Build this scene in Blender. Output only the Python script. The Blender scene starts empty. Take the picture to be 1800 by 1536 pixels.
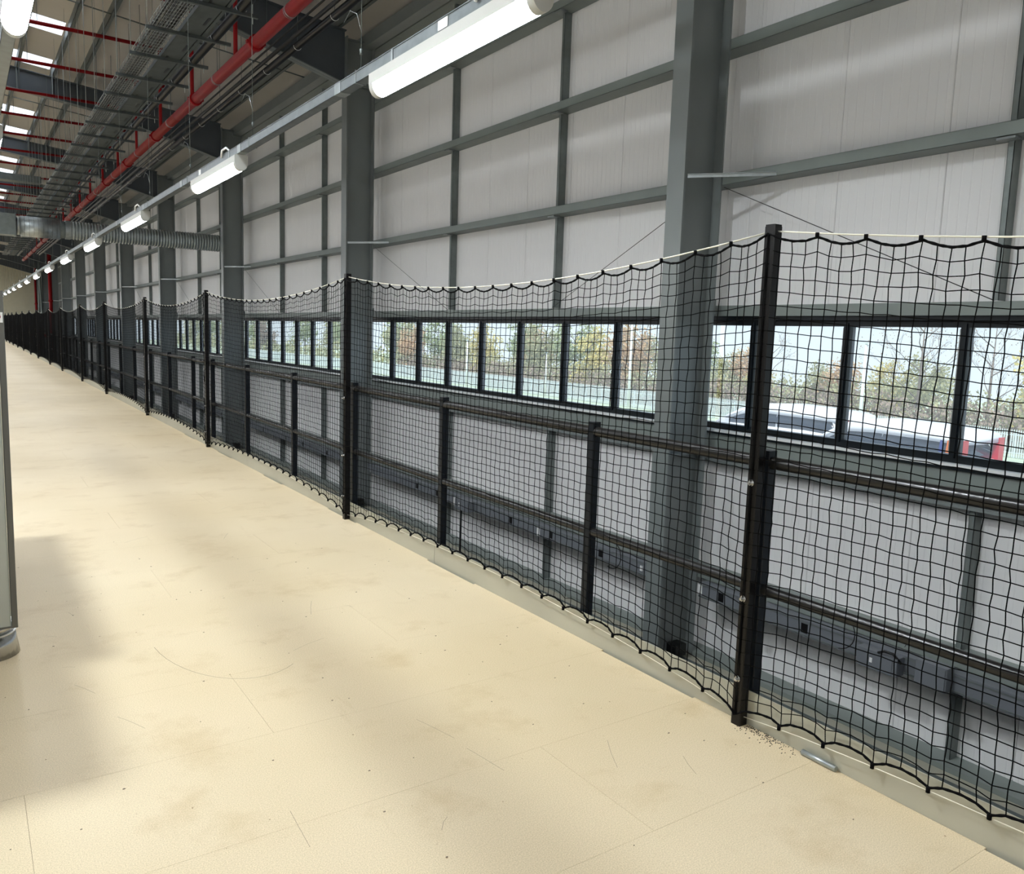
import bpy, math, random
from math import sin, cos, pi, radians
from mathutils import Vector, Matrix
random.seed(7)
S = bpy.context.scene
COL = S.collection

# ------------------------------------------------------------------ camera
def cam_axes(yaw, pitch, roll):
    f = Vector((sin(yaw)*cos(pitch), cos(yaw)*cos(pitch), sin(pitch)))
    r0 = Vector((cos(yaw), -sin(yaw), 0)); u0 = r0.cross(f)
    return r0*cos(roll)+u0*sin(roll), -r0*sin(roll)+u0*cos(roll), f
cd = bpy.data.cameras.new('camera'); cam = bpy.data.objects.new('camera', cd); COL.objects.link(cam)
cd.sensor_width = 36.0; cd.sensor_fit = 'HORIZONTAL'; cd.lens = 1413.9/1800*36.0
cd.clip_start = 0.05; cd.clip_end = 900
r_, u_, f_ = cam_axes(.5999, -.1248, .0324)
cam.matrix_world = Matrix(((r_.x, u_.x, -f_.x, 0), (r_.y, u_.y, -f_.y, 0), (r_.z, u_.z, -f_.z, 1.5), (0, 0, 0, 1)))
S.camera = cam

# ------------------------------------------------------------------ world, sun, exposure
S.view_settings.view_transform = 'Standard'; S.view_settings.look = 'None'
S.view_settings.gamma = 1.0; S.view_settings.use_curve_mapping = False
S.view_settings.exposure = 0.55
W = bpy.data.worlds.new('sky'); S.world = W; W.use_nodes = True
wn = W.node_tree.nodes; wl = W.node_tree.links
bg = wn['Background']
tc = wn.new('ShaderNodeTexCoord'); sp = wn.new('ShaderNodeSeparateXYZ'); cr = wn.new('ShaderNodeValToRGB')
wl.new(tc.outputs['Generated'], sp.inputs[0]); wl.new(sp.outputs['Z'], cr.inputs[0])
cr.color_ramp.elements[0].position = 0.0; cr.color_ramp.elements[0].color = (.80, .92, 1.0, 1)
cr.color_ramp.elements[1].position = 0.7; cr.color_ramp.elements[1].color = (.55, .74, 1.0, 1)
wl.new(cr.outputs[0], bg.inputs['Color']); bg.inputs['Strength'].default_value = 0.86
sd = bpy.data.lights.new('sun', 'SUN'); sd.energy = 3.0; sd.angle = radians(12); sd.color = (1, .96, .9)
sun = bpy.data.objects.new('sun', sd); COL.objects.link(sun)
sun.rotation_euler = Vector((-.5, -.3, .85)).to_track_quat('Z', 'Y').to_euler()
LAMP = 33.0
ADDED_LAMP = 260.0  # strength of the added lamps out of view
S.cycles.max_bounces = 8; S.cycles.diffuse_bounces = 4; S.cycles.glossy_bounces = 3
S.cycles.transparent_max_bounces = 12; S.cycles.transmission_bounces = 4
S.cycles.sample_clamp_indirect = 8.0

# ------------------------------------------------------------------ materials
def lin(c): return tuple(((x/255)/12.92 if x/255 <= .04045 else ((x/255+.055)/1.055)**2.4) for x in c)
def mat(name, rgb, rough=.6, metal=0.0, var=0.0, vscale=3.0, bump=0.0, bscale=200.0, spec=.5, stretch=(1, 1, 1)):
    m = bpy.data.materials.new(name); m.use_nodes = True
    n = m.node_tree.nodes; l = m.node_tree.links; p = n['Principled BSDF']
    c = lin(rgb)
    p.inputs['Base Color'].default_value = (*c, 1); p.inputs['Roughness'].default_value = rough
    p.inputs['Metallic'].default_value = metal; p.inputs['Specular IOR Level'].default_value = spec
    t = n.new('ShaderNodeTexCoord'); mp = n.new('ShaderNodeMapping'); mp.inputs['Scale'].default_value = stretch
    l.new(t.outputs['Object'], mp.inputs[0])
    if var:
        nz = n.new('ShaderNodeTexNoise'); nz.inputs['Scale'].default_value = vscale; nz.inputs['Detail'].default_value = 5
        l.new(mp.outputs[0], nz.inputs['Vector'])
        r = n.new('ShaderNodeValToRGB')
        r.color_ramp.elements[0].position = .3; r.color_ramp.elements[1].position = .7
        r.color_ramp.elements[0].color = (*[x*(1-var) for x in c], 1); r.color_ramp.elements[1].color = (*[min(1, x*(1+var)) for x in c], 1)
        l.new(nz.outputs['Fac'], r.inputs[0]); l.new(r.outputs[0], p.inputs['Base Color'])
    if bump:
        nb = n.new('ShaderNodeTexNoise'); nb.inputs['Scale'].default_value = bscale
        l.new(mp.outputs[0], nb.inputs['Vector'])
        b = n.new('ShaderNodeBump'); b.inputs['Strength'].default_value = bump; b.inputs['Distance'].default_value = .002
        l.new(nb.outputs['Fac'], b.inputs['Height']); l.new(b.outputs[0], p.inputs['Normal'])
    return m
def emis(name, rgb, s):
    m = bpy.data.materials.new(name); m.use_nodes = True
    n = m.node_tree.nodes; l = m.node_tree.links; n.clear()
    e = n.new('ShaderNodeEmission'); e.inputs[0].default_value = (*rgb, 1); e.inputs[1].default_value = s
    o = n.new('ShaderNodeOutputMaterial'); l.new(e.outputs[0], o.inputs[0]); return m

M = dict(
    steel=mat('painted grey steel', (122, 128, 127), .36, var=.05, vscale=2, spec=.8),
    rafter=mat('painted dark grey steel', (84, 90, 96), .55, var=.05, vscale=2),
    girt=mat('grey coated girt', (128, 136, 132), .5, .0, var=.06, vscale=3),
    galv=mat('galvanised steel', (168, 174, 174), .38, .75, var=.12, vscale=14),
    galvdull=mat('dull galvanised steel', (118, 125, 123), .5, .35, var=.12, vscale=8),
    panel=mat('off white liner sheet', (230, 229, 228), .65, var=.02, vscale=1.2),
    joint=mat('grey joint seal', (120, 118, 114), .7),
    roof=mat('roof liner sheet', (205, 200, 194), .6, var=.03, vscale=1.5),
    black=mat('black powder coat', (12, 10, 10), .3, var=.2, vscale=6, spec=.3),
    navy=mat('blue black powder coat', (13, 20, 28), .4, var=.1, vscale=6, spec=.3),
    rail=mat('dark rail tube', (30, 29, 28), .28),
    frame=mat('dark window frame', (10, 19, 24), .4, spec=.3),
    net=mat('black net cord', (6, 6, 7), .85, spec=.1),
    rope=mat('white rope', (225, 222, 205), .8),
    red=mat('red pipe paint', (142, 16, 20), .5, var=.08, vscale=4, spec=.2),
    redrust=mat('red oxide pipe', (140, 40, 34), .5, var=.1, vscale=4),
    blackpipe=mat('black plastic pipe', (24, 25, 27), .35),
    white=mat('white plastic', (235, 236, 234), .4),
    lampbody=mat('white lamp housing', (186, 186, 180), .4),
    grey=mat('grey enclosure', (112, 116, 122), .5),
    socket=mat('black socket', (12, 12, 13), .4),
    toe=mat('toe board grey', (176, 173, 156), .42, var=.05, vscale=2.5),
    concrete=mat('concrete', (118, 118, 126), .8, var=.12, vscale=3, bump=.3, bscale=60),
    lower=mat('dark lower slab', (96, 97, 98), .7, var=.1, vscale=1),
    cabinet=mat('grey green sheet metal', (186, 190, 184), .4, .25, var=.05, vscale=1.5, stretch=(1, 1, .3)),
    cabframe=mat('metal frame', (104, 104, 100), .4, .5),
    polished=mat('polished steel', (190, 190, 188), .25, .9, var=.15, vscale=9),
    cream=mat('cream end wall', (236, 228, 200), .6, var=.03),
    cream2=mat('grey end cladding', (70, 74, 72), .7, var=.05),
    purple=mat('purple cable', (42, 34, 110), .5),
    tyre=mat('tyre', (18, 18, 18), .9),
    carwhite=mat('white car paint', (232, 235, 238), .15),
    cardark=mat('car glass', (46, 56, 70), .08),
    carblue=mat('blue livery', (34, 52, 120), .2), carorange=mat('orange livery', (214, 110, 40), .2),
    tail=mat('red tail lamp', (200, 20, 40), .2),
    tarmac=mat('pale tarmac', (138, 140, 142), .9, var=.1, vscale=.6),
    grass=mat('grass', (186, 198, 168), .95, var=.2, vscale=.8),
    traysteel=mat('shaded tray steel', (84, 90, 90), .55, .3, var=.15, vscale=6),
    track=mat('track steel', (120, 126, 128), .4, .6, var=.12, vscale=14),
    palis=mat('galvanised palisade', (214, 224, 228), .5, .1),
    bark=mat('bark', (120, 108, 96), .9, var=.2, vscale=3),
)
for k, c in dict(leaf_green=(168, 178, 128), leaf_olive=(182, 180, 138), leaf_yellow=(220, 206, 134), leaf_orange=(216, 184, 144), leaf_brown=(176, 158, 142)).items():
    m = mat(k, c, .8, var=.25, vscale=1.2); M[k] = m
    n = m.node_tree.nodes; l = m.node_tree.links; p = n['Principled BSDF']
    tr = n.new('ShaderNodeBsdfTranslucent'); tr.inputs[0].default_value = (*lin(c), 1); mx = n.new('ShaderNodeMixShader'); mx.inputs[0].default_value = .35
    l.new(p.outputs[0], mx.inputs[1]); l.new(tr.outputs[0], mx.inputs[2]); l.new(mx.outputs[0], n['Material Output'].inputs[0])
M['farglow'] = emis('far added lamp lens', (.90, .96, 1), ADDED_LAMP*.45)
M['highglow'] = emis('added lamp lens', (.90, .96, 1), ADDED_LAMP)
M['glow'] = emis('lit lamp diffuser', (.95, .98, 1), LAMP)
# glass
m = bpy.data.materials.new('window glass'); m.use_nodes = True; n = m.node_tree.nodes; l = m.node_tree.links; n.clear()
o = n.new('ShaderNodeOutputMaterial'); t = n.new('ShaderNodeBsdfTransparent'); t.inputs[0].default_value = (.93, .96, .97, 1)
g = n.new('ShaderNodeBsdfGlossy'); g.inputs['Roughness'].default_value = .03; fr = n.new('ShaderNodeLayerWeight'); pwr = n.new('ShaderNodeMath'); pwr.operation = 'POWER'; pwr.inputs[1].default_value = 5
l.new(fr.outputs['Facing'], pwr.inputs[0]); ml = n.new('ShaderNodeMath'); ml.operation = 'MULTIPLY_ADD'; ml.inputs[1].default_value = .5; ml.inputs[2].default_value = .02; l.new(pwr.outputs[0], ml.inputs[0])
mx = n.new('ShaderNodeMixShader'); l.new(ml.outputs[0], mx.inputs[0]); l.new(t.outputs[0], mx.inputs[1]); l.new(g.outputs[0], mx.inputs[2]); tv = n.new('ShaderNodeBsdfTranslucent'); tv.inputs[0].default_value = (1, 1, 1, 1); m2 = n.new('ShaderNodeMixShader'); m2.inputs[0].default_value = .19
l.new(mx.outputs[0], m2.inputs[1]); l.new(tv.outputs[0], m2.inputs[2]); l.new(m2.outputs[0], o.inputs[0])
M['glass'] = m
# rooflight
m = bpy.data.materials.new('translucent rooflight'); m.use_nodes = True; n = m.node_tree.nodes; l = m.node_tree.links; n.clear()
o = n.new('ShaderNodeOutputMaterial'); t = n.new('ShaderNodeBsdfTranslucent'); t.inputs[0].default_value = (.97, .97, .97, 1)
t2 = n.new('ShaderNodeBsdfTransparent'); mx = n.new('ShaderNodeMixShader'); mx.inputs[0].default_value = .12
l.new(t.outputs[0], mx.inputs[1]); l.new(t2.outputs[0], mx.inputs[2]); l.new(mx.outputs[0], o.inputs[0])
M['rooflight'] = m
# chipboard floor
m = bpy.data.materials.new('chipboard floor'); m.use_nodes = True; n = m.node_tree.nodes; l = m.node_tree.links; p = n['Principled BSDF']
g = n.new('ShaderNodeNewGeometry')
def noise(scale, detail=4, rough=.5, mapping=None):
    z = n.new('ShaderNodeTexNoise'); z.inputs['Scale'].default_value = scale; z.inputs['Detail'].default_value = detail; z.inputs['Roughness'].default_value = rough
    if mapping:
        mp = n.new('ShaderNodeMapping'); mp.inputs['Scale'].default_value = mapping; l.new(g.outputs['Position'], mp.inputs[0]); l.new(mp.outputs[0], z.inputs['Vector'])
    else: l.new(g.outputs['Position'], z.inputs['Vector'])
    return z
def ramp(src, a, b, ca, cb):
    r = n.new('ShaderNodeValToRGB'); r.color_ramp.elements[0].position = a; r.color_ramp.elements[1].position = b
    r.color_ramp.elements[0].color = (*ca, 1); r.color_ramp.elements[1].color = (*cb, 1); l.new(src, r.inputs[0]); return r
def mul(a, b, kind='MULTIPLY', f=1):
    x = n.new('ShaderNodeMixRGB'); x.blend_type = kind; x.inputs[0].default_value = f; l.new(a, x.inputs[1]); l.new(b, x.inputs[2]); return x
A = ramp(noise(.55, 4).outputs['Fac'], .35, .68, lin((208, 190, 156)), lin((220, 204, 174)))
B = ramp(noise(260, 2).outputs['Fac'], .3, .72, (.78, .77, .74), (1.12, 1.12, 1.12))
C_ = ramp(noise(2.6, 6, .65).outputs['Fac'], .28, .46, (.86, .82, .76), (1, 1, 1))
D = ramp(noise(5, 8, .75, (1.4, .22, 1)).outputs['Fac'], .62, .75, (1, 1, 1), (.9, .87, .83))
E_ = ramp(noise(38, 2, .4).outputs['Fac'], .20, .235, (.42, .33, .25), (1, 1, 1))
x = mul(A.outputs[0], B.outputs[0]); x = mul(x.outputs[0], C_.outputs[0]); x = mul(x.outputs[0], D.outputs[0]); x = mul(x.outputs[0], E_.outputs[0])
l.new(x.outputs[0], p.inputs['Base Color']); p.inputs['Roughness'].default_value = .5; p.inputs['Specular IOR Level'].default_value = .35
M['floor'] = m

# ------------------------------------------------------------------ mesh helpers
class MB:
    def __init__(s): s.v = []; s.f = []; s.sm = []
    def add(s, vs, fs, smooth=False):
        o = len(s.v); s.v += [tuple(v) for v in vs]; s.f += [tuple(i+o for i in f) for f in fs]; s.sm += [smooth]*len(fs); return s
    def box(s, x0, x1, y0, y1, z0, z1):
        return s.add([(x, y, z) for x in (x0, x1) for y in (y0, y1) for z in (z0, z1)],
                     [(0, 1, 3, 2), (4, 6, 7, 5), (0, 4, 5, 1), (2, 3, 7, 6), (0, 2, 6, 4), (1, 5, 7, 3)])
    def bevbox(s, x0, x1, y0, y1, z0, z1, b=.003):
        # box with chamfered vertical edges
        pts = [(x0+b, y0), (x1-b, y0), (x1, y0+b), (x1, y1-b), (x1-b, y1), (x0+b, y1), (x0, y1-b), (x0, y0+b)]
        vs = [(x, y, z0) for x, y in pts]+[(x, y, z1) for x, y in pts]
        fs = [(i, (i+1) % 8, (i+1) % 8+8, i+8) for i in range(8)]+[tuple(range(7, -1, -1)), tuple(range(8, 16))]
        return s.add(vs, fs)
    def tube(s, pts, r, n=8, cap=True, smooth=True, radii=None):
        pts = [Vector(p) for p in pts]; vs = []; fs = []
        prev = None
        for i, p in enumerate(pts):
            d = (pts[min(i+1, len(pts)-1)]-pts[max(i-1, 0)])
            d = d.normalized() if d.length > 1e-9 else Vector((0, 0, 1))
            if prev is None:
                a = d.cross(Vector((0, 0, 1)) if abs(d.z) < .9 else Vector((1, 0, 0))).normalized()
            else:
                a = (prev-d*prev.dot(d)).normalized()
            prev = a; b = d.cross(a); rr = radii[i] if radii else r
            vs += [p+(a*cos(2*pi*k/n)+b*sin(2*pi*k/n))*rr for k in range(n)]
        for i in range(len(pts)-1):
            for k in range(n):
                fs.append((i*n+k, i*n+(k+1) % n, (i+1)*n+(k+1) % n, (i+1)*n+k))
        s.add(vs, fs, smooth)
        if cap:
            o = len(s.v)-len(vs)
            s.f.append(tuple(o+k for k in range(n-1, -1, -1))); s.f.append(tuple(o+(len(pts)-1)*n+k for k in range(n))); s.sm += [False]*2
        return s
    def fast(s, pts, r, axis):
        # thin three-sided cord for nets, cross section perpendicular to axis 'z' or 'y'
        n = len(pts); o = len(s.v)
        for x, y, z in pts:
            for k in range(3):
                c, d = cos(2.094*k+.5)*r, sin(2.094*k+.5)*r
                s.v.append((x+c, y+d, z) if axis == 'z' else (x+c, y, z+d))
        for i in range(n-1):
            a = o+i*3
            s.f += [(a, a+1, a+4, a+3), (a+1, a+2, a+5, a+4), (a+2, a, a+3, a+5)]
        s.sm += [False]*(3*(n-1)); return s
    def mesh(s, name):
        m = bpy.data.meshes.new(name); m.from_pydata(s.v, [], s.f)
        m.polygons.foreach_set('use_smooth', s.sm); m.update(); return m
    def build(s, name, material, parent=None, loc=None):
        me = s.mesh(name); me.materials.append(M[material] if isinstance(material, str) else material)
        o = bpy.data.objects.new(name, me); COL.objects.link(o)
        if loc: o.location = loc
        if parent: o.parent = parent
        return o
def tag(o, label=None, cat=None, group=None, kind=None):
    if label: o['label'] = label
    if cat: o['category'] = cat
    if group: o['group'] = group
    if kind: o['kind'] = kind
    return o
def empty(name, loc=(0, 0, 0)):
    o = bpy.data.objects.new(name, None); COL.objects.link(o); o.location = loc; o.empty_display_size = .1; return o
def inst(src, name, parent=None, loc=None, rz=None):
    o = src.copy(); o.name = name; COL.objects.link(o)
    if parent is not None: o.parent = parent
    if loc: o.location = loc
    if rz is not None: o.rotation_euler.z = rz
    return o
def copy_tree(o, parent=None):
    c = o.copy(); COL.objects.link(c); c.parent = parent
    for ch in list(o.children): copy_tree(ch, c)
    return c
ORD = 'first second third fourth fifth sixth seventh eighth ninth tenth eleventh twelfth thirteenth fourteenth fifteenth sixteenth seventeenth eighteenth nineteenth twentieth'.split()
ORD += ['twenty-'+w for w in ORD[:9]]+['thirtieth']+['thirty-'+w for w in ORD[:9]]+['fortieth']+['forty-'+w for w in ORD[:9]]+['fiftieth']+['fifty-'+w for w in ORD[:9]]
def I_section(mb, x0, x1, yc, z0, z1, fw=.24, tf=.02, tw=.014):
    mb.box(x0, x0+tf, yc-fw/2, yc+fw/2, z0, z1); return mb

# ------------------------------------------------------------------ dimensions (metres, camera 1.5 above the mezzanine deck)
P = 2.469           # camera side of the net posts
XC, XO, XG, XP = 6.06, 6.62, 6.625, 6.86   # column inner flange, outer flange, girt face, wall panel
BAY, COL0 = 8.66, 6.07
YEND = 95.0
ZLOW = -3.3
def roof_z(x): return 7.6-.107*x

# ------------------------------------------------------------------ floor
FY = 2.235-9*.595+26*.595
flo = MB().box(-7.0, 2.515, FY, YEND, -.04, 0).box(-7.0, -4.721, -3.2, FY, -.04, 0).build('floor', 'floor'); tag(flo, kind='structure')
bw, bl = .595, 2.4
me = MB().box(.0003, bl-.0005, .0003, bw-.0005, -.038, 0).mesh('chipboard_panel'); me.materials.append(M['floor'])
first = True
y = 2.235-9*bw
row = 0
while row < 26:
    xoff = -4.7+(row % 3)*.8
    xs = []; x = xoff-bl if row % 3 else xoff
    while x < 2.5:
        x0 = max(x, -4.72); x1 = min(x+bl, 2.515)
        if x1-x0 > .05:
            if abs(x1-x0-bl) < 1e-3: mm = me
            else:
                mm = MB().box(.0005, x1-x0-.0005, .0003, bw-.0005, -.038, 0).mesh('chipboard_panel'); mm.materials.append(M['floor'])
            o = bpy.data.objects.new('chipboard_panel', mm); COL.objects.link(o); o.location = (x0, y, 0); o.parent = flo
        x += bl
    y += bw; row += 1
deck = MB().box(-7, 2.5, -3, YEND, -.30, -.045).box(2.5, 2.515, -3, YEND, -.30, -.045).build('floor_deck', 'steel'); tag(deck, kind='structure'); deck.name = 'trim_1'
low = MB().box(-12, XP, -3, YEND, ZLOW-.1, ZLOW).build('floor_lower', 'lower'); tag(low, kind='structure')

def scuff(pts, w=.002):
    mb = MB(); vs = []
    for i, p in enumerate(pts):
        a, b = Vector(pts[max(i-1, 0)]), Vector(pts[min(i+1, len(pts)-1)]); d = (b-a).normalized(); q = Vector((-d.y, d.x))*w*.5
        vs += [(p[0]-q.x, p[1]-q.y, .0006), (p[0]+q.x, p[1]+q.y, .0006)]
    mb.add(vs, [(2*i, 2*i+2, 2*i+3, 2*i+1) for i in range(len(pts)-1)]); return mb.build('scuff_mark', 'bark', flo)
scuff([(1.02+.34*cos(radians(a)), 3.96+.62*sin(radians(a))) for a in range(185, 300, 8)])
rs = random.Random(9)
for i in range(22):
    x, y, a, L = rs.uniform(.3, 2.3), rs.uniform(1.5, 7), rs.uniform(0, 3), rs.uniform(.03, .22)
    scuff([(x, y), (x+cos(a)*L*.5, y+sin(a)*L*.5+.008), (x+cos(a)*L, y+sin(a)*L)], .0012)
# ------------------------------------------------------------------ right wall
wall = MB().box(XP+.09, XP+.10, -3, YEND, 1.80, 7.0).box(XP+.09, XP+.10, -3, YEND, -1.96, .45).build('wall_right', 'panel'); tag(wall, kind='structure')
PW = 1.017
def panel_mesh(z0, z1):
    mb = MB(); prof = [(.0, .018), (.004, .004), (.010, 0)]
    nr = 12; st = (PW-.02)/nr
    for i in range(nr):
        a = .010+i*st
        prof += [(a+st*.5-.006, 0), (a+st*.5-.002, .0025), (a+st*.5+.002, .0025), (a+st*.5+.006, 0)]
    prof += [(PW-.010, 0), (PW-.004, .004), (PW, .018)]
    vs = []; fs = []
    for yy, d in prof: vs += [(d, yy, z0), (d, yy, z1)]
    for i in range(len(prof)-1): fs.append((2*i, 2*i+1, 2*i+3, 2*i+2))
    mb.add(vs, fs); mm = mb.mesh('wall_panel'); mm.materials.append(M['panel']); return mm
pu, pl = panel_mesh(1.80, 7.0), panel_mesh(-1.96, .45)
y = .545*XP-7*PW
while y < 67.5:
    for mm in (pu, pl):
        o = bpy.data.objects.new('wall_panel', mm); COL.objects.link(o); o.location = (XP, y, 0); o.parent = wall
    y += PW
st_ = MB()
for yc in [COL0+BAY*k for k in range(-1, 8)]: st_.box(XO+.025, XO+.04, yc-.10, yc+.10, 1.80, 1.95)
st_.build('column_backing', 'girt', wall)
# far part of the wall: dark cladding behind the pipe risers
fw = MB()
yy = y
while yy < YEND: fw.box(XP-.02, XP+.05, yy+.01, yy+.95, ZLOW, 7.0); yy += 1.0
fw.build('dark_cladding', 'cream2', wall)
# girts (sheeting rails), struts, fly braces, wires
cols = [COL0+BAY*k for k in range(-1, 11)]
def girt(y0, y1, z0, z1, x0=XG, nm='girt', ma='girt'):
    mb = MB().box(x0, x0+.003, y0, y1, z0, z1).box(x0, XP-.002, y0, y1, z1-.003, z1).box(x0, XP-.002, y0, y1, z0, z0+.003)
    return mb.build(nm, ma, wall)
GZ = [(3.13, 3.235), (4.47, 4.575), (5.75, 5.855), (-1.08, -.97), (6.72, 6.86)]
for k in range(len(cols)-1):
    ya, yb = cols[k], cols[k+1]
    if ya > 68: break
    for i, (z0, z1) in enumerate(GZ):
        girt(ya, yb, z0, z1)
    for q in (1, 2):
        ys = cols[k]+BAY*q/3
        for (za, zb) in ((1.90, 3.13), (3.235, 4.47), (4.575, 5.75), (5.855, 6.72), (-.97, .24), (-1.93, -1.08)):
            MB().box(6.74, 6.855, ys-.024, ys-.020, za, zb).box(6.74, 6.744, ys-.024, ys+.024, za, zb).box(6.74, 6.78, ys+.020, ys+.024, za, zb).build('strut', 'galvdull', wall)
            if za > 1.85 and za > 3: MB().box(6.64, 6.74, ys-.07, ys+.07, za-.125, za-.108).build('cleat', 'steel', wall)
    for q in (1, 2):
        ys = cols[k]+BAY*q/3; MB().box(6.39, 6.44, ys-.06, ys+.03, -2.34, -2.072).build('foot_bracket', 'navy', wall)
    for sgn, ye, z_e in ((1, ya+.1, 1.90), (-1, yb-.1, 1.90)):
        yt = ya+BAY/3 if sgn > 0 else yb-BAY/3
        MB().tube([(6.65, ye+.02*sgn, 3.11), (6.72, yt, z_e)], .004, 5).build('tie_wire', 'rail', wall)
# window head and lower flashings
for k in range(len(cols)-1):
    ya, yb = cols[k], cols[k+1]
    if ya > 68: break
    MB().box(6.76, XP+.09, ya, yb, 1.785, 1.895).build('head_flashing', 'girt', wall)
    MB().box(6.80, XP+.05, ya, yb, .24, .52).build('sill_flashing', 'girt', wall)
    MB().box(6.70, 6.80, ya, yb, .215, .24).build('sill_girt', 'steel', wall)
# wall base: bottom rail, ledge, upstand
base = MB().box(6.61, 6.88, -3, YEND, -1.975, -1.93).build('baseboard_right', 'girt'); tag(base, kind='structure')
MB().box(6.47, 6.61, -3, YEND, -2.02, -1.976).build('ledge_angle', 'toe', base)
MB().box(6.465, 6.47, -3, YEND, -2.07, -1.968).build('ledge_lip', 'galvdull', base)
MB().box(6.44, 6.98, -3, YEND, ZLOW, -2.071).build('upstand', 'concrete', base)

# ------------------------------------------------------------------ window ribbons between the columns
wi = 0
for k in range(len(cols)-1):
    ya, yb = cols[k], cols[k+1]
    if ya > 60: break
    wi += 1
    w = MB().box(6.86, 6.95, ya, yb, .56, .625).box(6.86, 6.95, ya, yb, 1.69, 1.785).build('window_%d' % wi, 'frame'); tag(w, kind='structure')
    MB().box(6.77, 6.86, ya, yb, .535, .560).build('sill', 'white', w)
    MB().box(6.765, 6.86, ya, yb, .515, .534).build('sill_edge', 'frame', w)
    MB().box(6.80, 6.90, ya, yb, 1.745, 1.787).build('blind_box', 'frame', w)
    ms = [3.45+1.0825*j for j in range(-12, 70)]
    ms = [v for v in ms if ya+.05 < v < yb-.05]
    for v in ms:
        MB().box(6.86, 6.95, v-.034, v+.034, .625, 1.69).box(6.845, 6.86, v-.018, v+.018, .60, 1.72).build('mullion', 'frame', w)
        MB().box(6.875, 6.945, v+.042, v+.050, .64, 1.68).build('glazing_bead', 'galv', w)
    e = [ya]+ms+[yb]
    for a, b in zip(e[:-1], e[1:]):
        if b-a > .1: MB().add([(6.905, a+.03, .62), (6.905, b-.03, .62), (6.905, b-.03, 1.70), (6.905, a+.03, 1.70)], [(0, 1, 2, 3)]).build('pane', 'glass', w)

# ------------------------------------------------------------------ columns and rafters
TF, FW = .022, .235
def column():
    r = empty('steel_column')
    z0, z1 = ZLOW, 6.85
    MB().box(0, TF, -FW/2, FW/2, z0, z1).build('inner_flange', 'steel', r)
    MB().box(XO-XC-TF, XO-XC, -FW/2, FW/2, z0, z1).build('outer_flange', 'steel', r)
    MB().box(TF, XO-XC-TF, -.007, .007, z0, z1).build('web', 'steel', r)
    for zz in (.30, 6.0, 6.8):
        MB().box(TF, XO-XC-TF, -FW/2+.01, -.007, zz, zz+.014).box(TF, XO-XC-TF, .007, FW/2-.01, zz, zz+.014).build('stiffener', 'steel', r)
    b = MB(); p0, p1 = Vector((.03, -.135, 3.13)), Vector((.56, -.80, 3.13))
    d = (p1-p0).normalized(); nn = Vector((-d.y, d.x, 0))*.022
    for (za, zb, wdt) in ((0, .034, .1), (.030, .034, 1)):
        q = nn*wdt
        vs = [p0-q, p0+q, p1+q, p1-q]; vs = [v+Vector((0, 0, za)) for v in vs]+[v+Vector((0, 0, zb)) for v in vs]
        b.add(vs, [(0, 1, 2, 3), (4, 5, 6, 7), (0, 1, 5, 4), (1, 2, 6, 5), (2, 3, 7, 6), (3, 0, 4, 7)])
    b.build('fly_brace', 'galv', r)
    MB().box(.24, .40, -.16, -.02, -1.93, -1.80).build('cable_box', 'socket', r)
    return r
c0 = column(); first = True; seen = [c for c in cols]
place = 'nearest the camera,second,third,fourth,fifth,sixth,seventh,eighth,ninth,tenth,eleventh'.split(',')
for k, yc in enumerate(cols):
    c = c0 if k == 0 else copy_tree(c0)
    c.location = (XC, yc, 0)
    if k == 0: lab = 'tall grey steel I-section wall column just beyond the right edge of the view'
    elif k == 1: lab = 'tall grey steel I-section wall column nearest the camera, beside the wide windows'
    else: lab = 'tall grey steel I-section wall column, %s along the wall from the camera' % place[k-1]
    tag(c, lab, 'column', 'grey steel columns along the window wall')
def sect(mb, pts_top, pts_bot, yc):
    # rafter web between two polylines (x,z), flanges 0.2 wide
    n = len(pts_top)
    for (x0, z0), (x1, z1), (a0, b0), (a1, b1) in zip(pts_top[:-1], pts_top[1:], pts_bot[:-1], pts_bot[1:]):
        vs = [(x0, yc-.006, z0), (x1, yc-.006, z1), (a1, yc-.006, b1), (a0, yc-.006, b0)]
        vs += [(x, y+.012, z) for x, y, z in vs]
        mb.add(vs, [(0, 1, 2, 3), (4, 7, 6, 5), (0, 4, 5, 1), (2, 6, 7, 3)])
def flange(mb, pts, yc, w=.2, t=.016):
    for (x0, z0), (x1, z1) in zip(pts[:-1], pts[1:]):
        vs = [(x0, yc-w/2, z0), (x0, yc+w/2, z0), (x1, yc+w/2, z1), (x1, yc-w/2, z1)]; vs += [(x, y, z+t) for x, y, z in vs]
        mb.add(vs, [(3, 2, 1, 0), (4, 5, 6, 7), (0, 1, 5, 4), (1, 2, 6, 5), (2, 3, 7, 6), (3, 0, 4, 7)])
def rafter():
    r = empty('roof_rafter')
    xs = [-9, 1, 3.2, XC]
    top = [(x, roof_z(x)) for x in xs]; bot = [(-9, roof_z(-9)-.5), (1, roof_z(1)-.5), (3.2, 6.74), (XC, 6.0)]
    w = MB(); sect(w, top, bot, 0); w.build('web', 'rafter', r)
    f = MB(); flange(f, [(x, z-.016) for x, z in top], 0); f.build('top_flange', 'rafter', r)
    f = MB(); flange(f, bot, 0); f.build('bottom_flange', 'steel', r)
    for x in (1.34, 2.08, 2.62):
        MB().box(x-.012, x+.012, -.09, -.012, 6.98-.107*(x-1.3), roof_z(x)).build('stiffener', 'galvdull', r)
    return r
r0 = rafter()
for k, yc in enumerate(cols):
    c = r0 if k == 0 else copy_tree(r0)
    c.location = (0, yc, 0)
    tag(c, 'dark grey sloping roof rafter with a haunch, on the %s wall column' % (place[k-1] if k > 1 else ('nearest' if k == 1 else 'out-of-view near')), 'roof beam', 'sloping rafters under the roof')

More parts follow.
